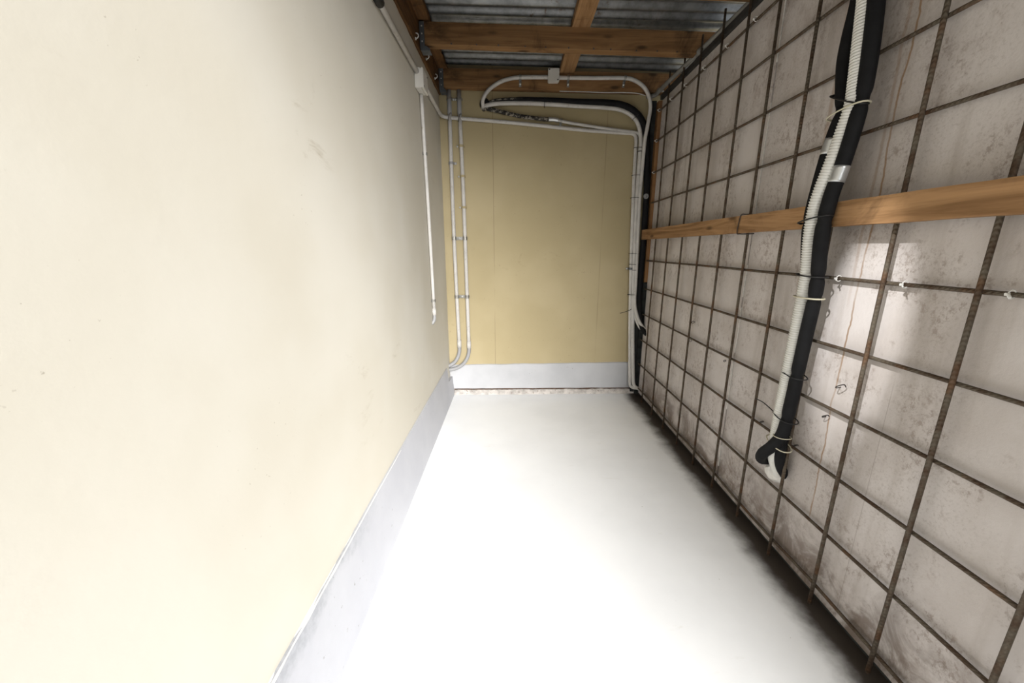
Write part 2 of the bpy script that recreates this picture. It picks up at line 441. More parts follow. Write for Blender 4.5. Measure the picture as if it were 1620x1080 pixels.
# corrugated roof: lapped sheets, ribs running across the passage, falling to the right
def roof_z(x): return 2.222 - 0.024 * (x + 0.4)
ceil = bpy.data.objects.new('ceiling', None); C.objects.link(ceil); struct(ceil, 'corrugated galvanised iron roof seen from below', 'roof')
PITCH = 0.076; y0 = ROOF_Y
for s in range(4):
    a = y0 + s * PITCH * 9; b = a + PITCH * 10; N = 80
    V, F = [], []
    for i in range(N + 1):
        y = a + (b - a) * i / N; z = 0.010 * math.sin(2 * math.pi * (y - y0) / PITCH) + (0.0015 if s % 2 else 0)
        for x in (-0.50, 0.5, 1.45):
            V.append((x, y, roof_z(x) + 0.012 + z))
    for i in range(N):
        for k in range(2): n = i * 3 + k; F.append((n, n + 3, n + 4, n + 1))
    m = len(V); V += [(x, y, z + 0.0008) for x, y, z in V]
    F += [tuple(m + q for q in reversed(p)) for p in F]
    link_mesh('roof_sheet', V, F, MAT['iron'], ceil, True)

# ------------------------------------------------------------------ roof timbers
def joist(yf, zl, zr, th, label, x0=-0.462, x1=1.30, depth=0.097):
    def z(x): return zl + (zr - zl) * (x + 0.38) / 1.36
    V, F = [], []
    N = 24
    for i in range(N + 1):
        x = x0 + (x1 - x0) * i / N; w = 0.0015 * mnoise.noise((x * 3, yf, 0)); yy = yf + (0.019 * x)
        V += [(x, yy + w, z(x) + .002), (x, yy + .002 + w, z(x) - w), (x, yy + th - .002, z(x) + w), (x, yy + th, z(x) + .002), (x, yy + th, z(x) + depth), (x, yy + w, z(x) + depth)]
        if i:
            n = len(V) - 12
            F += [(n + k, n + (k + 1) % 6, n + 6 + (k + 1) % 6, n + 6 + k) for k in range(6)]
    F += [tuple(range(6))[::-1], tuple(len(V) - 6 + k for k in range(6))]
    return tag(link_mesh('ceiling_joist', V, F, MAT['joist']), label, 'joist', 'timber joists under the iron roof')
joist(2.725, 2.087, 2.066, 0.045, 'brown timber joist against the end wall with conduit clipped along it', depth=0.108)
joist(2.203, 2.087, 2.057, 0.050, 'thick brown timber joist crossing under the iron roof, in front of the end wall joist')
nj = C.objects[-1]
for i in range(11):
    x = -0.30 + i * 0.115 + random.uniform(-.02, .02); z = 2.087 - 0.03 * (x + .38) / 1.36 + .004
    link_mesh('nail_head', *tube_vf([(x, 2.203 + .019 * x + .003, z + random.uniform(0, .006)), (x, 2.203 + .019 * x - .0025, z)], .0035, 8), MAT['wire'], nj)
joist(1.735, 2.085, 2.055, 0.050, 'brown timber joist overhead, third from the end wall')
joist(1.265, 2.085, 2.055, 0.050, 'brown timber joist overhead, fourth from the end wall')
joist(0.795, 2.085, 2.055, 0.050, 'brown timber joist overhead, fifth from the end wall')
joist(0.115, 2.085, 2.055, 0.050, 'brown timber joist at the open edge of the roof overhead')

def rough_beam(name, x0, x1, y0, y1, z0, z1, mat, axis, n, amp, seed):
    """a sawn length of timber, its edges eaten away a little"""
    V, F = [], []
    for i in range(n + 1):
        t = i / n
        c = [(x0, z0), (x1, z0), (x1, z1), (x0, z1)] if axis == 1 else [(x0, y0), (x1, y0), (x1, y1), (x0, y1)]
        for k, (a, b) in enumerate(c):
            q = amp * mnoise.noise((t * n * 0.45, k * 3.1, seed)); w = amp * mnoise.noise((t * n * 0.5, k * 5.7, seed + 9))
            V.append((a + q, y0 + (y1 - y0) * t, b + w) if axis == 1 else (a + q, b + w, z0 + (z1 - z0) * t))
        if i:
            m = len(V) - 8
            F += [(m + k, m + (k + 1) % 4, m + 4 + (k + 1) % 4, m + 4 + k) for k in range(4)]
    F += [(3, 2, 1, 0), tuple(len(V) - 4 + k for k in range(4))]
    return link_mesh(name, V, F, mat)
tag(rough_beam('wall_ledger', XL + .001, -0.467, -0.15, 2.768, 2.062, 2.19, MAT['ledger'], 1, 90, 0.003, 1.0), 'dark rotted timber ledger along the top of the left wall', 'timber')
tag(rough_beam('wall_plate', XL + .001, -0.412, -0.15, 2.768, 2.19, 2.213, MAT['ledger'], 1, 90, 0.006, 2.0), 'ragged dark timber plate on top of the joists by the left wall', 'timber')
tag(rough_beam('roof_batten', 0.297, 0.387, -0.15, 2.90, 2.168, 2.204, MAT['batten'], 1, 40, 0.0012, 3.0), 'flat timber batten running lengthwise above the joists', 'timber')

def hanger(yf, xa, xb, xs, zb, zt, label):
    h = thing('joist_hanger', label, 'bracket', (xa, yf, zb), 'galvanised joist hangers on the ledger')
    link_mesh('side_plate', *box_vf(xa, xb, yf - 0.0022, yf, zb + .018, zt), MAT['hanger'], h)
    V = [(xa, yf - .002, zb + .02), (xb + .006, yf - .002, zb + .02), (xs, yf - .002, zb + .008), (xs, yf - .002, zb), (xa + .004, yf - .002, zb)]
    V2 = [(x, y - .002, z) for x, y, z in V]
    link_mesh('seat', V + V2 + [(xa + .004, yf + .05, zb + .001), (xs, yf + .05, zb + .001)],
              [(5, 6, 7, 8, 9), (0, 4, 3, 2, 1), (0, 1, 6, 5), (1, 2, 7, 6), (2, 3, 8, 7), (3, 4, 9, 8), (4, 0, 5, 9), (4, 3, 11, 10)], MAT['hanger'], h)
    for k in range(3):
        z = zb + .04 + k * (zt - zb - .06) / 2
        link_mesh('nail_head', *tube_vf([((xa + xb) / 2, yf - .0022, z), ((xa + xb) / 2, yf - .0042, z)], .0035, 8), MAT['zinc'], h)
hanger(2.188, -0.462, -0.438, -0.412, 2.056, 2.182, 'dull galvanised hanger carrying the nearer joist')
hanger(2.710, -0.464, -0.436, -0.420, 2.058, 2.19, 'dull galvanised hanger carrying the end wall joist')

tag(rough_beam('timber_rail', 0.898, 0.931, -0.15, 2.735, 1.155, 1.220, MAT['batten'], 1, 60, 0.0016, 4.0), 'orange-brown timber rail fixed across the front of the steel mesh', 'timber')
tag(rough_beam('corner_stud', 0.943, 0.985, 2.737, 2.79, 0.86, 2.02, MAT['stud'], 2, 20, 0.001, 5.0), 'brown vertical timber stud in the far right corner', 'timber')
tag(rough_beam('corner_gap_shade', 0.912, 0.941, 2.772, 2.793, 0.0, 2.03, MAT['gap_shade_backing'], 2, 20, 0.0015, 6.0), 'dark strip standing in for the shaded gap in the far right corner behind the conduits', 'timber')  # dark strip added to put the corner gap's shade into colour
tag(rough_beam('foot_gap_shade', 0.943, 1.06, 2.755, 2.793, 0.0, 0.855, MAT['gap_shade_backing'], 2, 12, 0.002, 8.0), 'dark block standing in for the shaded gap under the brown corner stud', 'timber')  # dark block added for the same shaded gap, lower down
tag(link_mesh('top_angle', *box_vf(0.950, 0.985, -0.15, 2.74, 2.0225, 2.052, .002), MAT['dark_steel']), 'dark steel strip capping the sheeted wall', 'metal strip')

# ------------------------------------------------------------------ steel mesh
mesh = thing('reinforcing_mesh', 'rusty welded steel reinforcing mesh standing against the grey sheeted wall', 'mesh', (0.938, 1.2, 0.0))
R = 0.0053
def bar(name, pts, seg=8):
    v, f = tube_vf(pts, R, seg); return link_mesh(name, v, f, MAT['rebar'], mesh, True)
v0 = None
for k in range(-3, 11):
    y = 0.563 + 0.2007 * k + random.uniform(-.003, .003)
    if v0 is None:
        v0 = bar('vertical_bar', [(0.938, y, 0.004), (0.9385, y, 0.7), (0.9375, y, 1.4), (0.938, y, 2.119)]); yb0 = y
    else:
        o = v0.copy(); C.objects.link(o); o.parent = mesh; o.location = (0, y - yb0, random.uniform(-.004, .004))
for i, z in enumerate((0.0695, 0.254, 0.441, 0.631, 0.815, 1.011, 1.205, 1.397, 1.588, 1.780, 1.957)):
    sag = 0.016 if i == 0 else 0.0
    pts = [(0.9485, -0.13, z)] + [(0.9485, 0.2 + j * 0.2, z + 0.0025 * mnoise.noise((j * .7, i * 3.3, 1)) + sag * mnoise.noise((j * .9, 2.2, 1))) for j in range(13)] + [(0.9485, 2.735, z)]
    v, f = tube_vf(smooth_path(pts, 3), R * 0.95, 8)
    link_mesh('horizontal_bar', v, f, MAT['rebar'], mesh, True)

# white plastic ties on the mesh
def mesh_tie(y, z, label, grp='white plastic ties on the steel mesh', x=0.942, out=0.03):
    t = thing('mesh_tie', label, 'tie', (x, y, z), grp)
    v, f = tube_vf([Vector((x + .0075 * math.cos(a), y, z + .0085 * math.sin(a))) for a in [2 * math.pi * i / 10 for i in range(10)]], .0014, 6, closed=True)
    link_mesh('band', v, f, MAT['white'], t, True)
    link_mesh('head', *box_vf(x - .012, x - .006, y - .003, y + .003, z - .003, z + .003, .0008), MAT['white'], t)
    tube('tail', [(x - .009, y, z), (x - .014, y - .006, z + .001), (x - .017, y - .013, z - .005)], .0016, MAT['white'], t, 3, 6)
o5 = ('nearest to the camera', 'second from the camera', 'third from the camera', 'fourth from the camera', 'second from the far corner', 'nearest the far corner')
for (y, q) in zip((1.72, 1.92, 2.125, 2.33, 2.525, 2.715), o5):
    mesh_tie(y, 1.957, 'white plastic tie on the top bar of the mesh, ' + q)
mesh_tie(2.722, 1.780, 'white plastic tie on the second mesh bar down, against the brown corner stud')
mesh_tie(2.722, 1.588, 'white plastic tie on the third mesh bar down, against the brown corner stud')
mesh_tie(1.105, 1.011, 'white plastic tie just right of the black pipe, below the timber rail')
mesh_tie(0.915, 1.011, 'white plastic tie just right of the brightly lit bar, below the timber rail')
mesh_tie(0.715, 1.011, 'white plastic tie at the far right edge below the timber rail')

def wire_hook(y, z, label, s=1.0):
    tube('wire_hook', [(XP + .004, y, z), (XP - .012 * s, y - .004, z - .002), (XP - .022 * s, y - .014 * s, z + .006 * s), (XP - .016 * s, y - .024 * s, z + .014 * s), (XP - .006, y - .018 * s, z + .006 * s)], .0016, MAT['wire'], None, 4, 6)
    o = C.objects[-1]; tag(o, label, 'hook', 'bent wire hooks sticking out of the sheeted wall'); return o
wire_hook(1.05, 0.70, 'bent wire hook above the rusty streak, left of the brightly lit bar', 1.3)
wire_hook(1.078, 0.594, 'bent wire hook by the rusty streak, one mesh row lower')
wire_hook(1.166, 0.447, 'bent wire hook beside the lower end of the black pipe', .8)
wire_hook(1.345, 0.447, 'bent wire hook left of the white hose near its lower end', .8)
wire_hook(1.98, 0.712, 'bent wire hook in the middle of the far mesh panels', .9)
wire_hook(1.985, 0.61, 'bent wire hook just below another in the far mesh panels', .9)
wire_hook(1.645, 0.60, 'small bent wire hook beside the sheet joint', .7)
wl = tube('binding_wire', [(0.934, 1.548, 1.224), (0.91, 1.552, 1.2245), (0.895, 1.558, 1.222), (0.894, 1.566, 1.19), (0.894, 1.568, 1.155), (0.897, 1.556, 1.151), (0.91, 1.53, 1.150), (0.933, 1.52, 1.151)], .002, MAT['wire'], None, 4, 6)
tag(wl, 'dark binding wire looped round the timber rail', 'wire')

# ------------------------------------------------------------------ conduits
def coupling(parent, a, b, r, mat='pvc'):
    v, f = tube_vf([a, b], r, 14); return link_mesh('coupling', v, f, MAT[mat], parent, True)
# long run: left wall, corner, across the end wall, down the right corner, into the mesh wall
t = thing('electrical_conduit', 'long white conduit from the left wall across the end wall and down the right corner', 'conduit', (-0.466, 1.4, 1.93))
tube('pipe', [(-0.466, -0.15, 1.932), (-0.466, 1.0, 1.932), (-0.466, 2.105, 1.932)], .0115, MAT['pvc'], t, 1)
link_mesh('clamp', *tube_vf([(-0.466, 1.50, 1.932), (-0.466, 1.575, 1.932)], .0165, 12), MAT['black'], t, True)
tube('pipe', [(-0.466, 2.20, 1.932), (-0.466, 2.60, 1.933), (-0.466, 2.69, 1.934), (-0.460, 2.735, 1.933), (-0.435, 2.752, 1.928), (-0.39, 2.754, 1.924), (-0.212, 2.758, 1.913), (0.121, 2.764, 1.888), (0.457, 2.770, 1.858), (0.70, 2.774, 1.843), (0.785, 2.774, 1.838), (0.812, 2.773, 1.828), (0.822, 2.771, 1.80), (0.823, 2.768, 1.743), (0.825, 2.765, 1.558), (0.829, 2.763, 1.424), (0.842, 2.760, 1.064), (0.858, 2.758, 0.75), (0.870, 2.752, 0.514), (0.893, 2.742, 0.16), (0.897, 2.738, 0.095), (0.905, 2.730, 0.072), (0.925, 2.712, 0.066), (0.972, 2.70, 0.066)], .0115, MAT['pvc'], t, 5)
# junction box on the left wall
b = thing('junction_box', 'cream junction box on the left wall below the ledger', 'box', (-0.46, 2.15, 1.862))
link_mesh('body', *box_vf(XL + .001, -0.447, 2.10, 2.205, 1.862, 1.950, .003), MAT['box'], b)
link_mesh('lid', *box_vf(-0.447, -0.436, 2.099, 2.206, 1.861, 1.951, .003), MAT['box'], b)
for dy, dz in ((.01, .01), (.095, .078)):
    link_mesh('screw', *tube_vf([(-0.437, 2.10 + dy, 1.862 + dz), (-0.4345, 2.10 + dy, 1.862 + dz)], .004, 8), MAT['black'], b)
# drop from the box
t = thing('electrical_conduit', 'thin white conduit dropping down the left wall from the junction box', 'conduit', (-0.468, 2.19, 1.86))
tube('pipe', [(-0.468, 2.185, 1.866), (-0.468, 2.200, 1.589), (-0.468, 2.218, 1.294), (-0.468, 2.238, 0.72)], .0095, MAT['pvc'], t, 3)
coupling(t, (-0.468, 2.2375, 0.748), (-0.468, 2.239, 0.708), .0118)
tube('elbow', [(-0.468, 2.238, 0.715), (-0.468, 2.238, 0.694), (-0.4715, 2.236, 0.675), (-0.481, 2.230, 0.661), (-0.497, 2.224, 0.654)], .0098, MAT['pvc_grey'], t, 5)
# the vertical pair on the end wall
def vert(xs, label, bend, r=.0138):
    t = thing('electrical_conduit', label, 'conduit', (xs[0][0], YB(xs[0][0]) - .016, 0.2))
    y = lambda x: YB(x) - .016
    tube('sleeve', [(xs[0][0], y(xs[0][0]), 2.085), (xs[1][0], y(xs[1][0]), 1.945)], r * 1.02, MAT['pvc_grey'], t, 1)
    tube('pipe', [(x, y(x), z) for x, z in xs[1:]], r * .94, MAT['pvc'], t, 3)
    x, z = xs[-1]
    coupling(t, (x, y(x), z + .03), (x, y(x), z - .025), r * 1.14)
    tube('elbow', [(x, y(x), z - .01)] + bend, r * .98, MAT['pvc_grey'], t, 6)
vert([(-0.410, 2.06), (-0.411, 1.945), (-0.412, 1.651), (-0.411, 1.164), (-0.406, 0.755), (-0.400, 0.40)], 'left one of the two white conduits running down the end wall',
     [(-0.401, 2.752, 0.345), (-0.412, 2.748, 0.303), (-0.437, 2.742, 0.263), (-0.475, 2.735, 0.238), (-0.51, 2.73, 0.228)])
vert([(-0.347, 2.06), (-0.346, 1.945), (-0.338, 1.569), (-0.334, 1.164), (-0.331, 0.755), (-0.328, 0.392)], 'right one of the two white conduits running down the end wall',
     [(-0.330, 2.754, 0.335), (-0.345, 2.752, 0.288), (-0.378, 2.748, 0.243), (-0.425, 2.743, 0.214), (-0.475, 2.738, 0.203), (-0.51, 2.735, 0.200)])
# arch over the end wall joist
t = thing('electrical_conduit', 'white conduit arching along the end wall joist and down the right corner', 'conduit', (0.88, 2.73, 1.9))
tube('pipe', [(-0.192, 2.79, 1.990), (-0.192, 2.752, 1.993), (-0.190, 2.722, 2.018), (-0.161, 2.712, 2.062), (-0.108, 2.711, 2.101), (-0.044, 2.710, 2.127), (0.044, 2.712, 2.141), (0.226, 2.714, 2.143)], .0118, MAT['pvc'], t, 6)
tube('pipe', [(0.286, 2.716, 2.141), (0.517, 2.720, 2.141), (0.705, 2.724, 2.142), (0.772, 2.722, 2.128), (0.830, 2.718, 2.092), (0.866, 2.715, 2.042), (0.882, 2.713, 1.984), (0.880, 2.713, 1.922), (0.872, 2.715, 1.849), (0.866, 2.72, 1.79), (0.868, 2.733, 1.717), (0.870, 2.745, 1.56), (0.870, 2.750, 1.424), (0.880, 2.750, 1.064), (0.886, 2.748, 0.85), (0.886, 2.744, 0.75), (0.892, 2.738, 0.68), (0.914, 2.722, 0.60), (0.944, 2.704, 0.545), (0.978, 2.69, 0.515)], .0115, MAT['pvc'], t, 5)
b = thing('junction_box', 'small cream junction box on the end wall joist', 'box', (0.257, 2.72, 2.108))
link_mesh('body', *box_vf(0.223, 0.291, 2.702, 2.731, 2.112, 2.186, .004), MAT['box'], b)
link_mesh('lid', *box_vf(0.222, 0.292, 2.693, 2.702, 2.111, 2.187, .003), MAT['box'], b)
for x, z in ((0.231, 2.178), (0.283, 2.121)):
    link_mesh('screw', *tube_vf([(x, 2.694, z), (x, 2.6905, z)], .004, 8), MAT['black'], b)
# second conduit from the hole
t = thing('electrical_conduit', 'white conduit curving under the black pipe to the right corner', 'conduit', (0.85, 2.76, 1.8))
tube('pipe', [(-0.196, 2.79, 1.985), (-0.184, 2.752, 1.991), (-0.106, 2.738, 2.002), (0.037, 2.740, 2.006), (0.201, 2.744, 2.003), (0.448, 2.750, 1.991), (0.614, 2.752, 1.983), (0.716, 2.752, 1.967), (0.792, 2.750, 1.925), (0.832, 2.750, 1.865), (0.847, 2.750, 1.793), (0.849, 2.752, 1.723), (0.850, 2.755, 1.558), (0.852, 2.756, 1.424), (0.862, 2.755, 1.064), (0.876, 2.752, 0.75), (0.896, 2.744, 0.417), (0.916, 2.735, 0.16), (0.922, 2.728, 0.098), (0.932, 2.718, 0.074), (0.955, 2.70, 0.064), (0.978, 2.69, 0.062)], .0128, MAT['pvc'], t, 5)
# lagged tail and thin conduit
t = thing('electrical_conduit', 'thin white conduit with a worn black lagged end slanting across the end wall', 'conduit', (0.3, 2.76, 1.91))
pl = smooth_path([(-0.190, 2.79, 1.978), (-0.180, 2.757, 1.980), (-0.107, 2.752, 1.966), (0.037, 2.755, 1.937), (0.161, 2.757, 1.922), (0.244, 2.758, 1.916)], 8)
v, f = tube_vf(pl, [.0125 + .0025 * mnoise.noise((i * .6, 0, 0)) for i in range(len(pl))], 12); link_mesh('lagging', v, f, MAT['foam_worn'], t, True)
v, f = tube_vf(smooth_path([(0.236, 2.758, 1.9165), (0.27, 2.758, 1.916), (0.30, 2.758, 1.911)], 5), .0132, 12); link_mesh('tape', v, f, MAT['tape'], t, True)
tube('pipe', [(0.27, 2.758, 1.916), (0.391, 2.762, 1.896), (0.60, 2.767, 1.868), (0.79, 2.770, 1.846), (0.830, 2.771, 1.838), (0.850, 2.772, 1.81), (0.858, 2.772, 1.74), (0.862, 2.772, 1.43), (0.872, 2.772, 1.064), (0.880, 2.770, 0.80), (0.882, 2.762, 0.70), (0.90, 2.742, 0.605), (0.93, 2.716, 0.535), (0.972, 2.70, 0.495)], .0095, MAT['pvc'], t, 5)
# conduit along the top of the sheeted wall
t = thing('electrical_conduit', 'grey conduit running along the top of the mesh wall', 'conduit', (0.93, 2.5, 2.05))
tube('pipe', [(0.868, 2.745, 2.045), (0.895, 2.752, 2.048), (0.917, 2.742, 2.054), (0.926, 2.71, 2.060), (0.932, 2.60, 2.0645), (0.950, 2.2, 2.0655), (0.966, 1.79, 2.0655), (0.968, 1.2, 2.0655), (0.968, -0.1, 2.0655)], .0125, MAT['duct_grey'], t, 4)
coupling(t, (0.9485, 2.24, 2.0655), (0.950, 2.20, 2.0655), .0148, 'duct_grey')
# thin cable under the end wall joist
tag(tube('cable', [(0.30, 2.735, 2.072), (0.45, 2.74, 2.071), (0.60, 2.742, 2.067), (0.72, 2.74, 2.066), (0.80, 2.735, 2.060), (0.85, 2.73, 2.045)], .0028, MAT['pvc'], None, 4, 8), 'thin pale cable tucked under the end wall joist', 'cable')

# black lagged pipe in the far corner
t = thing('insulated_pipe', 'black foam lagged pipe bending from the end wall down the far right corner', 'pipe', (0.9, 2.74, 1.6))
pl = smooth_path([(-0.182, 2.79, 1.998), (-0.167, 2.752, 2.009), (-0.085, 2.742, 2.024), (0.037, 2.742, 2.029), (0.191, 2.744, 2.026), (0.445, 2.745, 2.015), (0.610, 2.747, 2.010), (0.714, 2.748, 1.996), (0.795, 2.748, 1.958), (0.850, 2.749, 1.900), (0.880, 2.750, 1.828), (0.896, 2.751, 1.721), (0.905, 2.752, 1.60), (0.914, 2.753, 1.43), (0.920, 2.753, 1.064), (0.920, 2.752, 0.80), (0.924, 2.748, 0.70), (0.934, 2.728, 0.58), (0.952, 2.700, 0.52), (0.978, 2.68, 0.49)], 6)
v, f = tube_vf(pl, [(.0105 + .0025 * mnoise.noise((i * .8, 4, 0)) if p.x < 0.02 else min(.021, .013 + .011 * max(0, p.x - .02))) if p.z > 1.7 else .0195 for i, p in enumerate(pl)], 14)
link_mesh('lagging', v, f, MAT['foam'], t, True)
pl = smooth_path([(-0.15, 2.736, 2.0145), (-0.085, 2.732, 2.026), (0.0, 2.7315, 2.0295), (0.075, 2.7325, 2.0295)], 8)
v, f = tube_vf(pl, [.0055 + .0022 * mnoise.noise((i * .9, 2, 0)) for i in range(len(pl))], 8, flat=.6); link_mesh('worn_strip', v, f, MAT['foam_worn'], t, True)
b = thing('fixing_cap', 'round grey cap fixed on the black corner pipe', 'cap', (0.905, 2.73, 1.439))
ring = [Vector((0.905 + .014 * math.cos(a), 2.728, 1.439 + .014 * math.sin(a))) for a in [2 * math.pi * i / 16 for i in range(16)]]
link_mesh('rim', *tube_vf(ring, .0035, 6, closed=True), MAT['pvc_grey'], b, True)
link_mesh('disc', *tube_vf([(0.905, 2.738, 1.439), (0.905, 2.729, 1.439)], .0135, 14), MAT['pvc_grey'], b, True)
tag(link_mesh('wall_hole', *blob(0, 0, 0, .036, .036, .0, 0, 8.0), MAT['black']), 'ragged dark hole in the end wall where the pipes come through', 'hole')
o = C.objects[-1]; o.location = (-0.186, YB(-.19) - .0015, 1.972); o.rotation_euler = (0, 0, math.pi / 2)

# ------------------------------------------------------------------ clips
def clip(label, c, along, nrm, r, screw_dir, mat='strap', tab=0.032):
    """saddle strap over a pipe: half loop round the pipe axis, tab and screw"""
    c = Vector(c); along = Vector(along); nrm = Vector(nrm); side = along.cross(nrm).normalized()
    if side.dot(Vector(screw_dir)) < 0: side = -side
    t = thing('pipe_clip', label, 'clip', c, 'metal saddle clips holding conduits')
    w = 0.0075; rr = r + .0015; pr = [(-side * (rr + .004) - nrm * rr), (-side * rr - nrm * rr * .6)]
    pr += [nrm * (rr * math.sin(a)) - side * (rr * math.cos(a)) for a in [math.pi * i / 8 for i in range(9)]]
    pr += [side * rr - nrm * rr * .75, side * (rr + tab) - nrm * rr * .8]
    V, F = [], []
    for p in pr:
        for q in (-1, 1):
            V += [tuple(c + p + along * (w * q)), tuple(c + p * 1.09 + along * (w * q) + nrm * .001)]
    for i in range(len(pr) - 1):
        n = i * 4
        F += [(n, n + 2, n + 6, n + 4), (n + 1, n + 5, n + 7, n + 3), (n, n + 4, n + 5, n + 1), (n + 2, n + 3, n + 7, n + 6)]
    link_mesh('strap', V, F, MAT[mat], t)
    s = c + side * (rr + tab * .65) - nrm * rr * .8
    link_mesh('screw', *tube_vf([s, s + nrm * .006], .0068, 8), MAT['zinc'], t, True)
NY = (0, -1, 0)
clip('zinc clip on the arched conduit left of the joist junction box', (0.048, 2.712, 2.141), (1, 0, 0), NY, .0118, (0, 0, -1))
clip('zinc clip on the arched conduit just right of the joist junction box', (0.352, 2.717, 2.141), (1, 0, 0), NY, .0118, (0, 0, -1))
clip('zinc clip on the arched conduit at its right hand bend', (0.712, 2.724, 2.141), (1, 0, -.15), NY, .0118, (0, 0, -1))
clip('zinc clip on the thin conduit beside its taped lagging', (0.318, 2.759, 1.909), (1, 0, -.15), NY, .0105, (0, 0, -1), tab=.024)
clip('small zinc clip high on the left wall drop conduit', (-0.468, 2.204, 1.585), (0, 0, 1), (1, 0, 0), .0095, (0, 1, 0), tab=.012)
clip('small zinc clip low on the left wall drop conduit', (-0.468, 2.237, 0.795), (0, 0, 1), (1, 0, 0), .0095, (0, 1, 0), tab=.012)
clip('dark zinc clip at the top of the left conduit of the vertical pair', (-0.410, 2.753, 2.035), (0, 0, 1), NY, .0142, (1, 0, 0), tab=.014)
clip('dark zinc clip at the top of the right conduit of the vertical pair', (-0.347, 2.754, 2.035), (0, 0, 1), NY, .0142, (-1, 0, 0), tab=.014)
clip('painted-over clip on the left conduit of the vertical pair', (-0.412, 2.753, 1.651), (0, 0, 1), NY, .0132, (1, 0, 0), 'pvc_grey', .018)
for z, x, q in ((1.756, -.342, 'uppermost'), (1.569, -.338, 'second'), (1.37, -.336, 'third')):
    clip('cream painted-over clip on the right conduit of the vertical pair, %s from the ceiling' % q, (x, 2.755, z), (0, 0, 1), NY, .0132, (-1, 0, 0), 'cream_back', .02)
for z, xa, xb, q in ((1.164, -.411, -.334, 'upper'), (0.755, -.406, -.331, 'lower')):
    t = thing('double_clip', q + ' shiny double clip joining the two vertical conduits on the end wall', 'clip', ((xa + xb) / 2, 2.754, z), 'double clips on the vertical conduits')
    y = YB(xa) - .016; rr = .0160; V, F = [], []; pr = [(xa - rr - .002, y + .014)]
    for xc in (xa, xb):
        pr += [(xc - rr * math.cos(a), y - rr * math.sin(a)) for a in [math.pi * i / 8 for i in range(9)]]
        pr += [(xc + rr, y + .011)] if xc == xb else [(xc + rr, y + .010), (xb - rr, y + .010)]
    for x, yy in pr: V += [(x, yy, z - .011), (x, yy, z + .011), (x, yy - .002, z + .011), (x, yy - .002, z - .011)]
    for i in range(len(pr) - 1):
        n = i * 4; F += [(n + k, n + (k + 1) % 4, n + 4 + (k + 1) % 4, n + 4 + k) for k in range(4)]
    link_mesh('strap', V, F, MAT['strap'], t)
    link_mesh('screw', *tube_vf([((xa + xb) / 2, y + .010, z), ((xa + xb) / 2, y + .003, z)], .007, 8), MAT['zinc'], t, True)
clip('rusty clip on the right corner conduits below the timber rail', (0.845, 2.76, 0.955), (0, 0, 1), NY, .0122, (-1, 0, 0), 'hanger', .014)
clip('zinc clip on the grey conduit at the far corner of the mesh wall', (0.926, 2.70, 2.061), (0, 1, 0), (-.3, 0, 1), .0125, (1, 0, 0), tab=.012)
for (y, z, q) in ((2.106, 2.082, 'by the nearer hanger'), (2.343, 2.097, 'between the two hangers'), (2.575, 2.094, 'beside the end wall hanger')):
    t = thing('cable_clip', 'white plastic cable clip on the ledger ' + q, 'clip', (-0.464, y, z), 'white cable clips on the ledger')
    tube('hook', [(-0.466, y, z - .009), (-0.458, y - .002, z - .011), (-0.450, y - .003, z - .003), (-0.453, y - .003, z + .008), (-0.462, y - .001, z + .011)], .0026, MAT['white'], t, 4, 8)
    link_mesh('pad', *box_vf(-0.467, -0.461, y - .006, y + .005, z - .016, z - .007, .001), MAT['white'], t)

# ------------------------------------------------------------------ cable ties
def tie(label, c, ua, va, a, b, mat='black', r=.0016, tail=None, n=20, group='cable ties on the conduits'):
    c = Vector(c); ua = Vector(ua).normalized(); va = Vector(va); va = (va - ua * va.dot(ua)).normalized()
    t = thing('cable_tie', label, 'cable tie', c, group)
    def se(x): return math.copysign(abs(x) ** 0.82, x)
    P = [c + ua * (a * se(math.cos(2 * math.pi * i / n))) + va * (b * se(math.sin(2 * math.pi * i / n))) for i in range(n)]
    link_mesh('band', *tube_vf(P, r, 6, closed=True), MAT[mat], t, True)
    h = P[-2 % n] if tail else P[0]
    link_mesh('head', *box_vf(h.x - .004, h.x + .004, h.y - .003, h.y + .003, h.z - .003, h.z + .003, .0008), MAT[mat], t)
    if tail: tube('tail', [h] + [Vector(q) for q in tail], r * .95, MAT[mat], t, 4, 6)
X, Y, Z = (1, 0, 0), (0, 1, 0), (0, 0, 1)
tie('black tie round all the corner conduits just under the bends', (0.847, 2.756, 1.745), X, Y, .040, .018)
tie('short black tie just below the topmost tie on the corner conduits', (0.851, 2.755, 1.722), X, Y, .017, .017, r=.0022)
tie('black tie round the corner conduits level with the second mesh row', (0.840, 2.758, 1.575), X, Y, .033, .017)
tie('black tie round the corner conduits level with the round cap', (0.844, 2.758, 1.432), X, Y, .036, .017)
tie('black tie round the corner conduits just below the timber rail', (0.858, 2.758, 1.060), X, Y, .034, .018)
tie('black tie round the corner conduits above the rusty clip', (0.862, 2.757, 0.985), X, Y, .032, .017)
tie('short black tie beside the rusty clip on the corner conduits', (0.873, 2.755, 0.945), X, Y, .018, .016)
tie('lowest black tie on the corner conduits', (0.869, 2.756, 0.77), X, Y, .034, .020, tail=[(0.85, 2.72, 0.772), (0.835, 2.715, 0.778)])
tie('black tie holding the black pipe to the white conduit under the joist', (0.205, 2.744, 2.013), Z, Y, .027, .016, tail=[(0.205, 2.725, 1.988), (0.204, 2.724, 1.972)])
tie('black tie at the bend of the black pipe and white conduit', (0.805, 2.749, 1.93), (.75, 0, .66), Y, .030, .022)
tie('black tie holding the long conduit to the left vertical sleeve', (-0.411, 2.747, 1.927), (.35, 0, 1), Y, .024, .026)
tie('black tie holding the long conduit to the right vertical sleeve', (-0.346, 2.749, 1.922), (.35, 0, 1), Y, .024, .026)
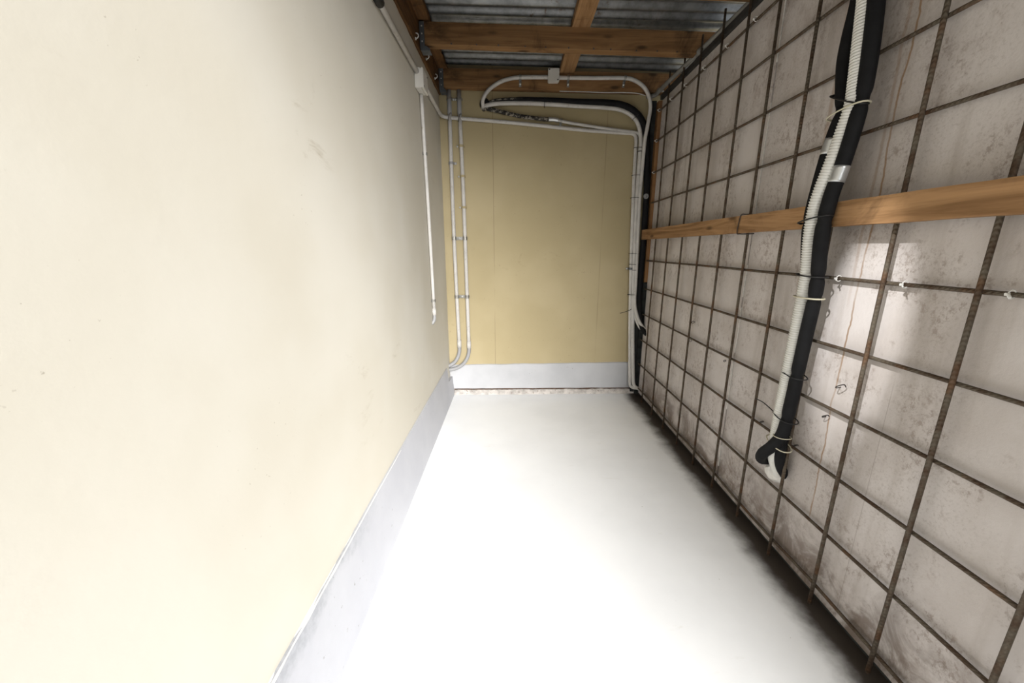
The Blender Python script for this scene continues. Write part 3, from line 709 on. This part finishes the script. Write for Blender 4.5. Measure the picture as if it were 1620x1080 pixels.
tag(tube('cable_offcut', [(0.868, 2.745, 0.665), (0.845, 2.735, 0.655), (0.80, 2.735, 0.640), (0.785, 2.738, 0.636)], .0022, MAT['wire'], None, 4, 6), 'short dark wire end sticking out left of the corner conduits', 'wire')

# ------------------------------------------------------------------ hoses on the mesh wall
hose = [(0.898, 1.175, 2.10), (0.898, 1.168, 1.95), (0.898, 1.161, 1.773), (0.898, 1.152, 1.714), (0.898, 1.143, 1.626), (0.898, 1.134, 1.536), (0.896, 1.127, 1.467), (0.892, 1.131, 1.408), (0.882, 1.137, 1.33), (0.872, 1.143, 1.256), (0.869, 1.149, 1.198), (0.872, 1.150, 1.118), (0.882, 1.151, 1.027), (0.890, 1.156, 0.931), (0.893, 1.162, 0.81), (0.894, 1.166, 0.682), (0.896, 1.171, 0.569), (0.903, 1.183, 0.446), (0.918, 1.197, 0.385), (0.950, 1.209, 0.322), (0.985, 1.225, 0.280)]
t = thing('corrugated_hose', 'off-white corrugated flexible hose hanging down the mesh wall', 'hose', (0.9, 1.16, 0.3))
hose = [(x, y - .008 if z > 1.45 else (y - .004 if z > 1.3 else (y + .005 if 0.5 < z < 0.95 else y)), z) for x, y, z in hose]
P = resample(smooth_path(hose, 8), 0.00125)
v, f = tube_vf(P, .0172, 14, rfun=lambda s: 1.0 + 0.085 * math.sin(2 * math.pi * s / 0.0074))
link_mesh('ribbed_sleeve', v, f, MAT['flex'], t, True)
def lag(name, label, pts, r, nips, tapes):
    t = thing(name, label, 'pipe', pts[-1], 'black lagged pipes on the mesh wall')
    P = resample(smooth_path(pts, 8), 0.006)
    rad = []
    for p in P:
        q = r * (1 + 0.03 * mnoise.noise((p.x * 9, p.y * 9, p.z * 9)))
        for z in nips: q *= 1 - 0.16 * math.exp(-((p.z - z) / 0.010) ** 2)
        rad.append(q)
    link_mesh('lagging', *tube_vf(P, rad, 16), MAT['foam'], t, True)
    for z0, z1 in tapes:
        Q = [p for p in P if z0 <= p.z <= z1]
        link_mesh('tape', *tube_vf(Q, r * 1.035, 16), MAT['tape'], t, True)
lag('insulated_pipe', 'thick black foam lagged pipe strapped to the right of the white hose', [(0.906, 1.150, 2.10), (0.906, 1.143, 1.95), (0.906, 1.131, 1.755), (0.906, 1.119, 1.696), (0.906, 1.109, 1.61), (0.906, 1.103, 1.525), (0.904, 1.102, 1.46), (0.898, 1.103, 1.385), (0.890, 1.109, 1.3), (0.881, 1.113, 1.236), (0.878, 1.116, 1.169), (0.880, 1.116, 1.1), (0.890, 1.118, 1.02), (0.898, 1.124, 0.945), (0.902, 1.135, 0.837), (0.902, 1.140, 0.714), (0.900, 1.142, 0.596), (0.895, 1.146, 0.50), (0.884, 1.164, 0.446), (0.892, 1.215, 0.388), (0.925, 1.262, 0.336), (0.985, 1.295, 0.315)], .0185, (1.475, 1.458, 1.17, 1.015, 0.951, 0.706, 0.555), ((1.268, 1.312),))
lag('insulated_pipe', 'second black lagged pipe half hidden behind the white hose', [(0.912, 1.185, 2.10), (0.914, 1.188, 1.9), (0.916, 1.192, 1.737), (0.916, 1.200, 1.66), (0.916, 1.202, 1.60), (0.916, 1.190, 1.53), (0.916, 1.178, 1.48), (0.912, 1.171, 1.456), (0.908, 1.177, 1.419), (0.902, 1.182, 1.364), (0.893, 1.183, 1.28), (0.884, 1.180, 1.174), (0.891, 1.176, 1.082), (0.904, 1.172, 1.006), (0.912, 1.166, 0.888), (0.913, 1.158, 0.704), (0.913, 1.160, 0.548), (0.915, 1.168, 0.43), (0.935, 1.182, 0.36), (0.975, 1.20, 0.305)], .0165, (1.475, 1.458, 1.17, 1.015, 0.951, 0.706, 0.555), ((1.352, 1.402),))
G2 = 'cable ties round the hoses on the mesh wall'
tie('black tie highest up round the white hose and black pipes', (0.903, 1.142, 1.483), (0, 1, .50), X, .064, .025, 'black', .0022, group=G2)
tie('beige tie just below the highest black tie on the hoses', (0.902, 1.138, 1.454), (0, 1, -.10), X, .058, .026, 'beige', .0022, group=G2)
tie('black tie round the hoses where they cross the timber rail', (0.874, 1.147, 1.176), (0, 1, -.15), X, .053, .025, 'black', .0022, group=G2)
tie('black tie round the hoses level with the white ties, just below the timber rail', (0.892, 1.144, 1.016), (0, 1, .04), X, .048, .027, 'black', .0022, group=G2)
tie('beige tie round the middle of the hoses below the timber rail', (0.897, 1.146, 0.951), (0, 1, .0), X, .047, .027, 'beige', .0025, group=G2)
tie('black tie low on the hoses without a loose tail', (0.903, 1.153, 0.703), (0, 1, .12), X, .040, .027, 'black', .0020, group=G2)
tie('black tie low on the hoses with a long loose tail', (0.904, 1.156, 0.552), (0, 1, .12), X, .040, .027, 'black', .0020, [(0.886, 1.215, 0.562), (0.884, 1.25, 0.568), (0.882, 1.285, 0.566)], group=G2)
tie('upper beige tie near the lower end of the black pipe', (0.898, 1.149, 0.487), (0, 1, -.10), X, .024, .024, 'beige', .0015, group=G2)
tie('beige tie round the hoses at their lower end', (0.905, 1.168, 0.452), (0, 1, .2), X, .046, .028, 'beige', .0020, group=G2)

# ------------------------------------------------------------------ added spot lamp, out of view, for the bright patch on the mesh wall
t = thing('added_spot_lamp', 'added unseen spot lamp that makes the bright patch on the mesh wall', 'lamp', (-0.30, 0.27, 1.99))
aim = (Vector((0.965, 1.035, 0.86)) - Vector((-0.30, 0.27, 1.99))).normalized(); p0 = Vector((-0.30, 0.27, 1.99))
link_mesh('shade', *tube_vf([p0 - aim * .07, p0 - aim * .05, p0 - aim * .03, p0], [.012, .026, .03, .036], 16), MAT['dark_steel'], t, True)
tube('arm', [p0 - aim * .06, (-0.33, 0.255, 2.05), (-0.335, 0.25, 2.09)], .006, MAT['dark_steel'], t, 4, 8)
ld = bpy.data.lights.new('added_spot_light', 'SPOT'); ld.energy = 170; ld.spot_size = math.radians(19); ld.spot_blend = 0.75; ld.shadow_soft_size = 0.012
lo = bpy.data.objects.new('added_spot_light', ld); C.objects.link(lo); lo.location = p0 + aim * .004
lo.rotation_euler = aim.to_track_quat('-Z', 'Y').to_euler(); lo.scale = (0.46, 1, 1)
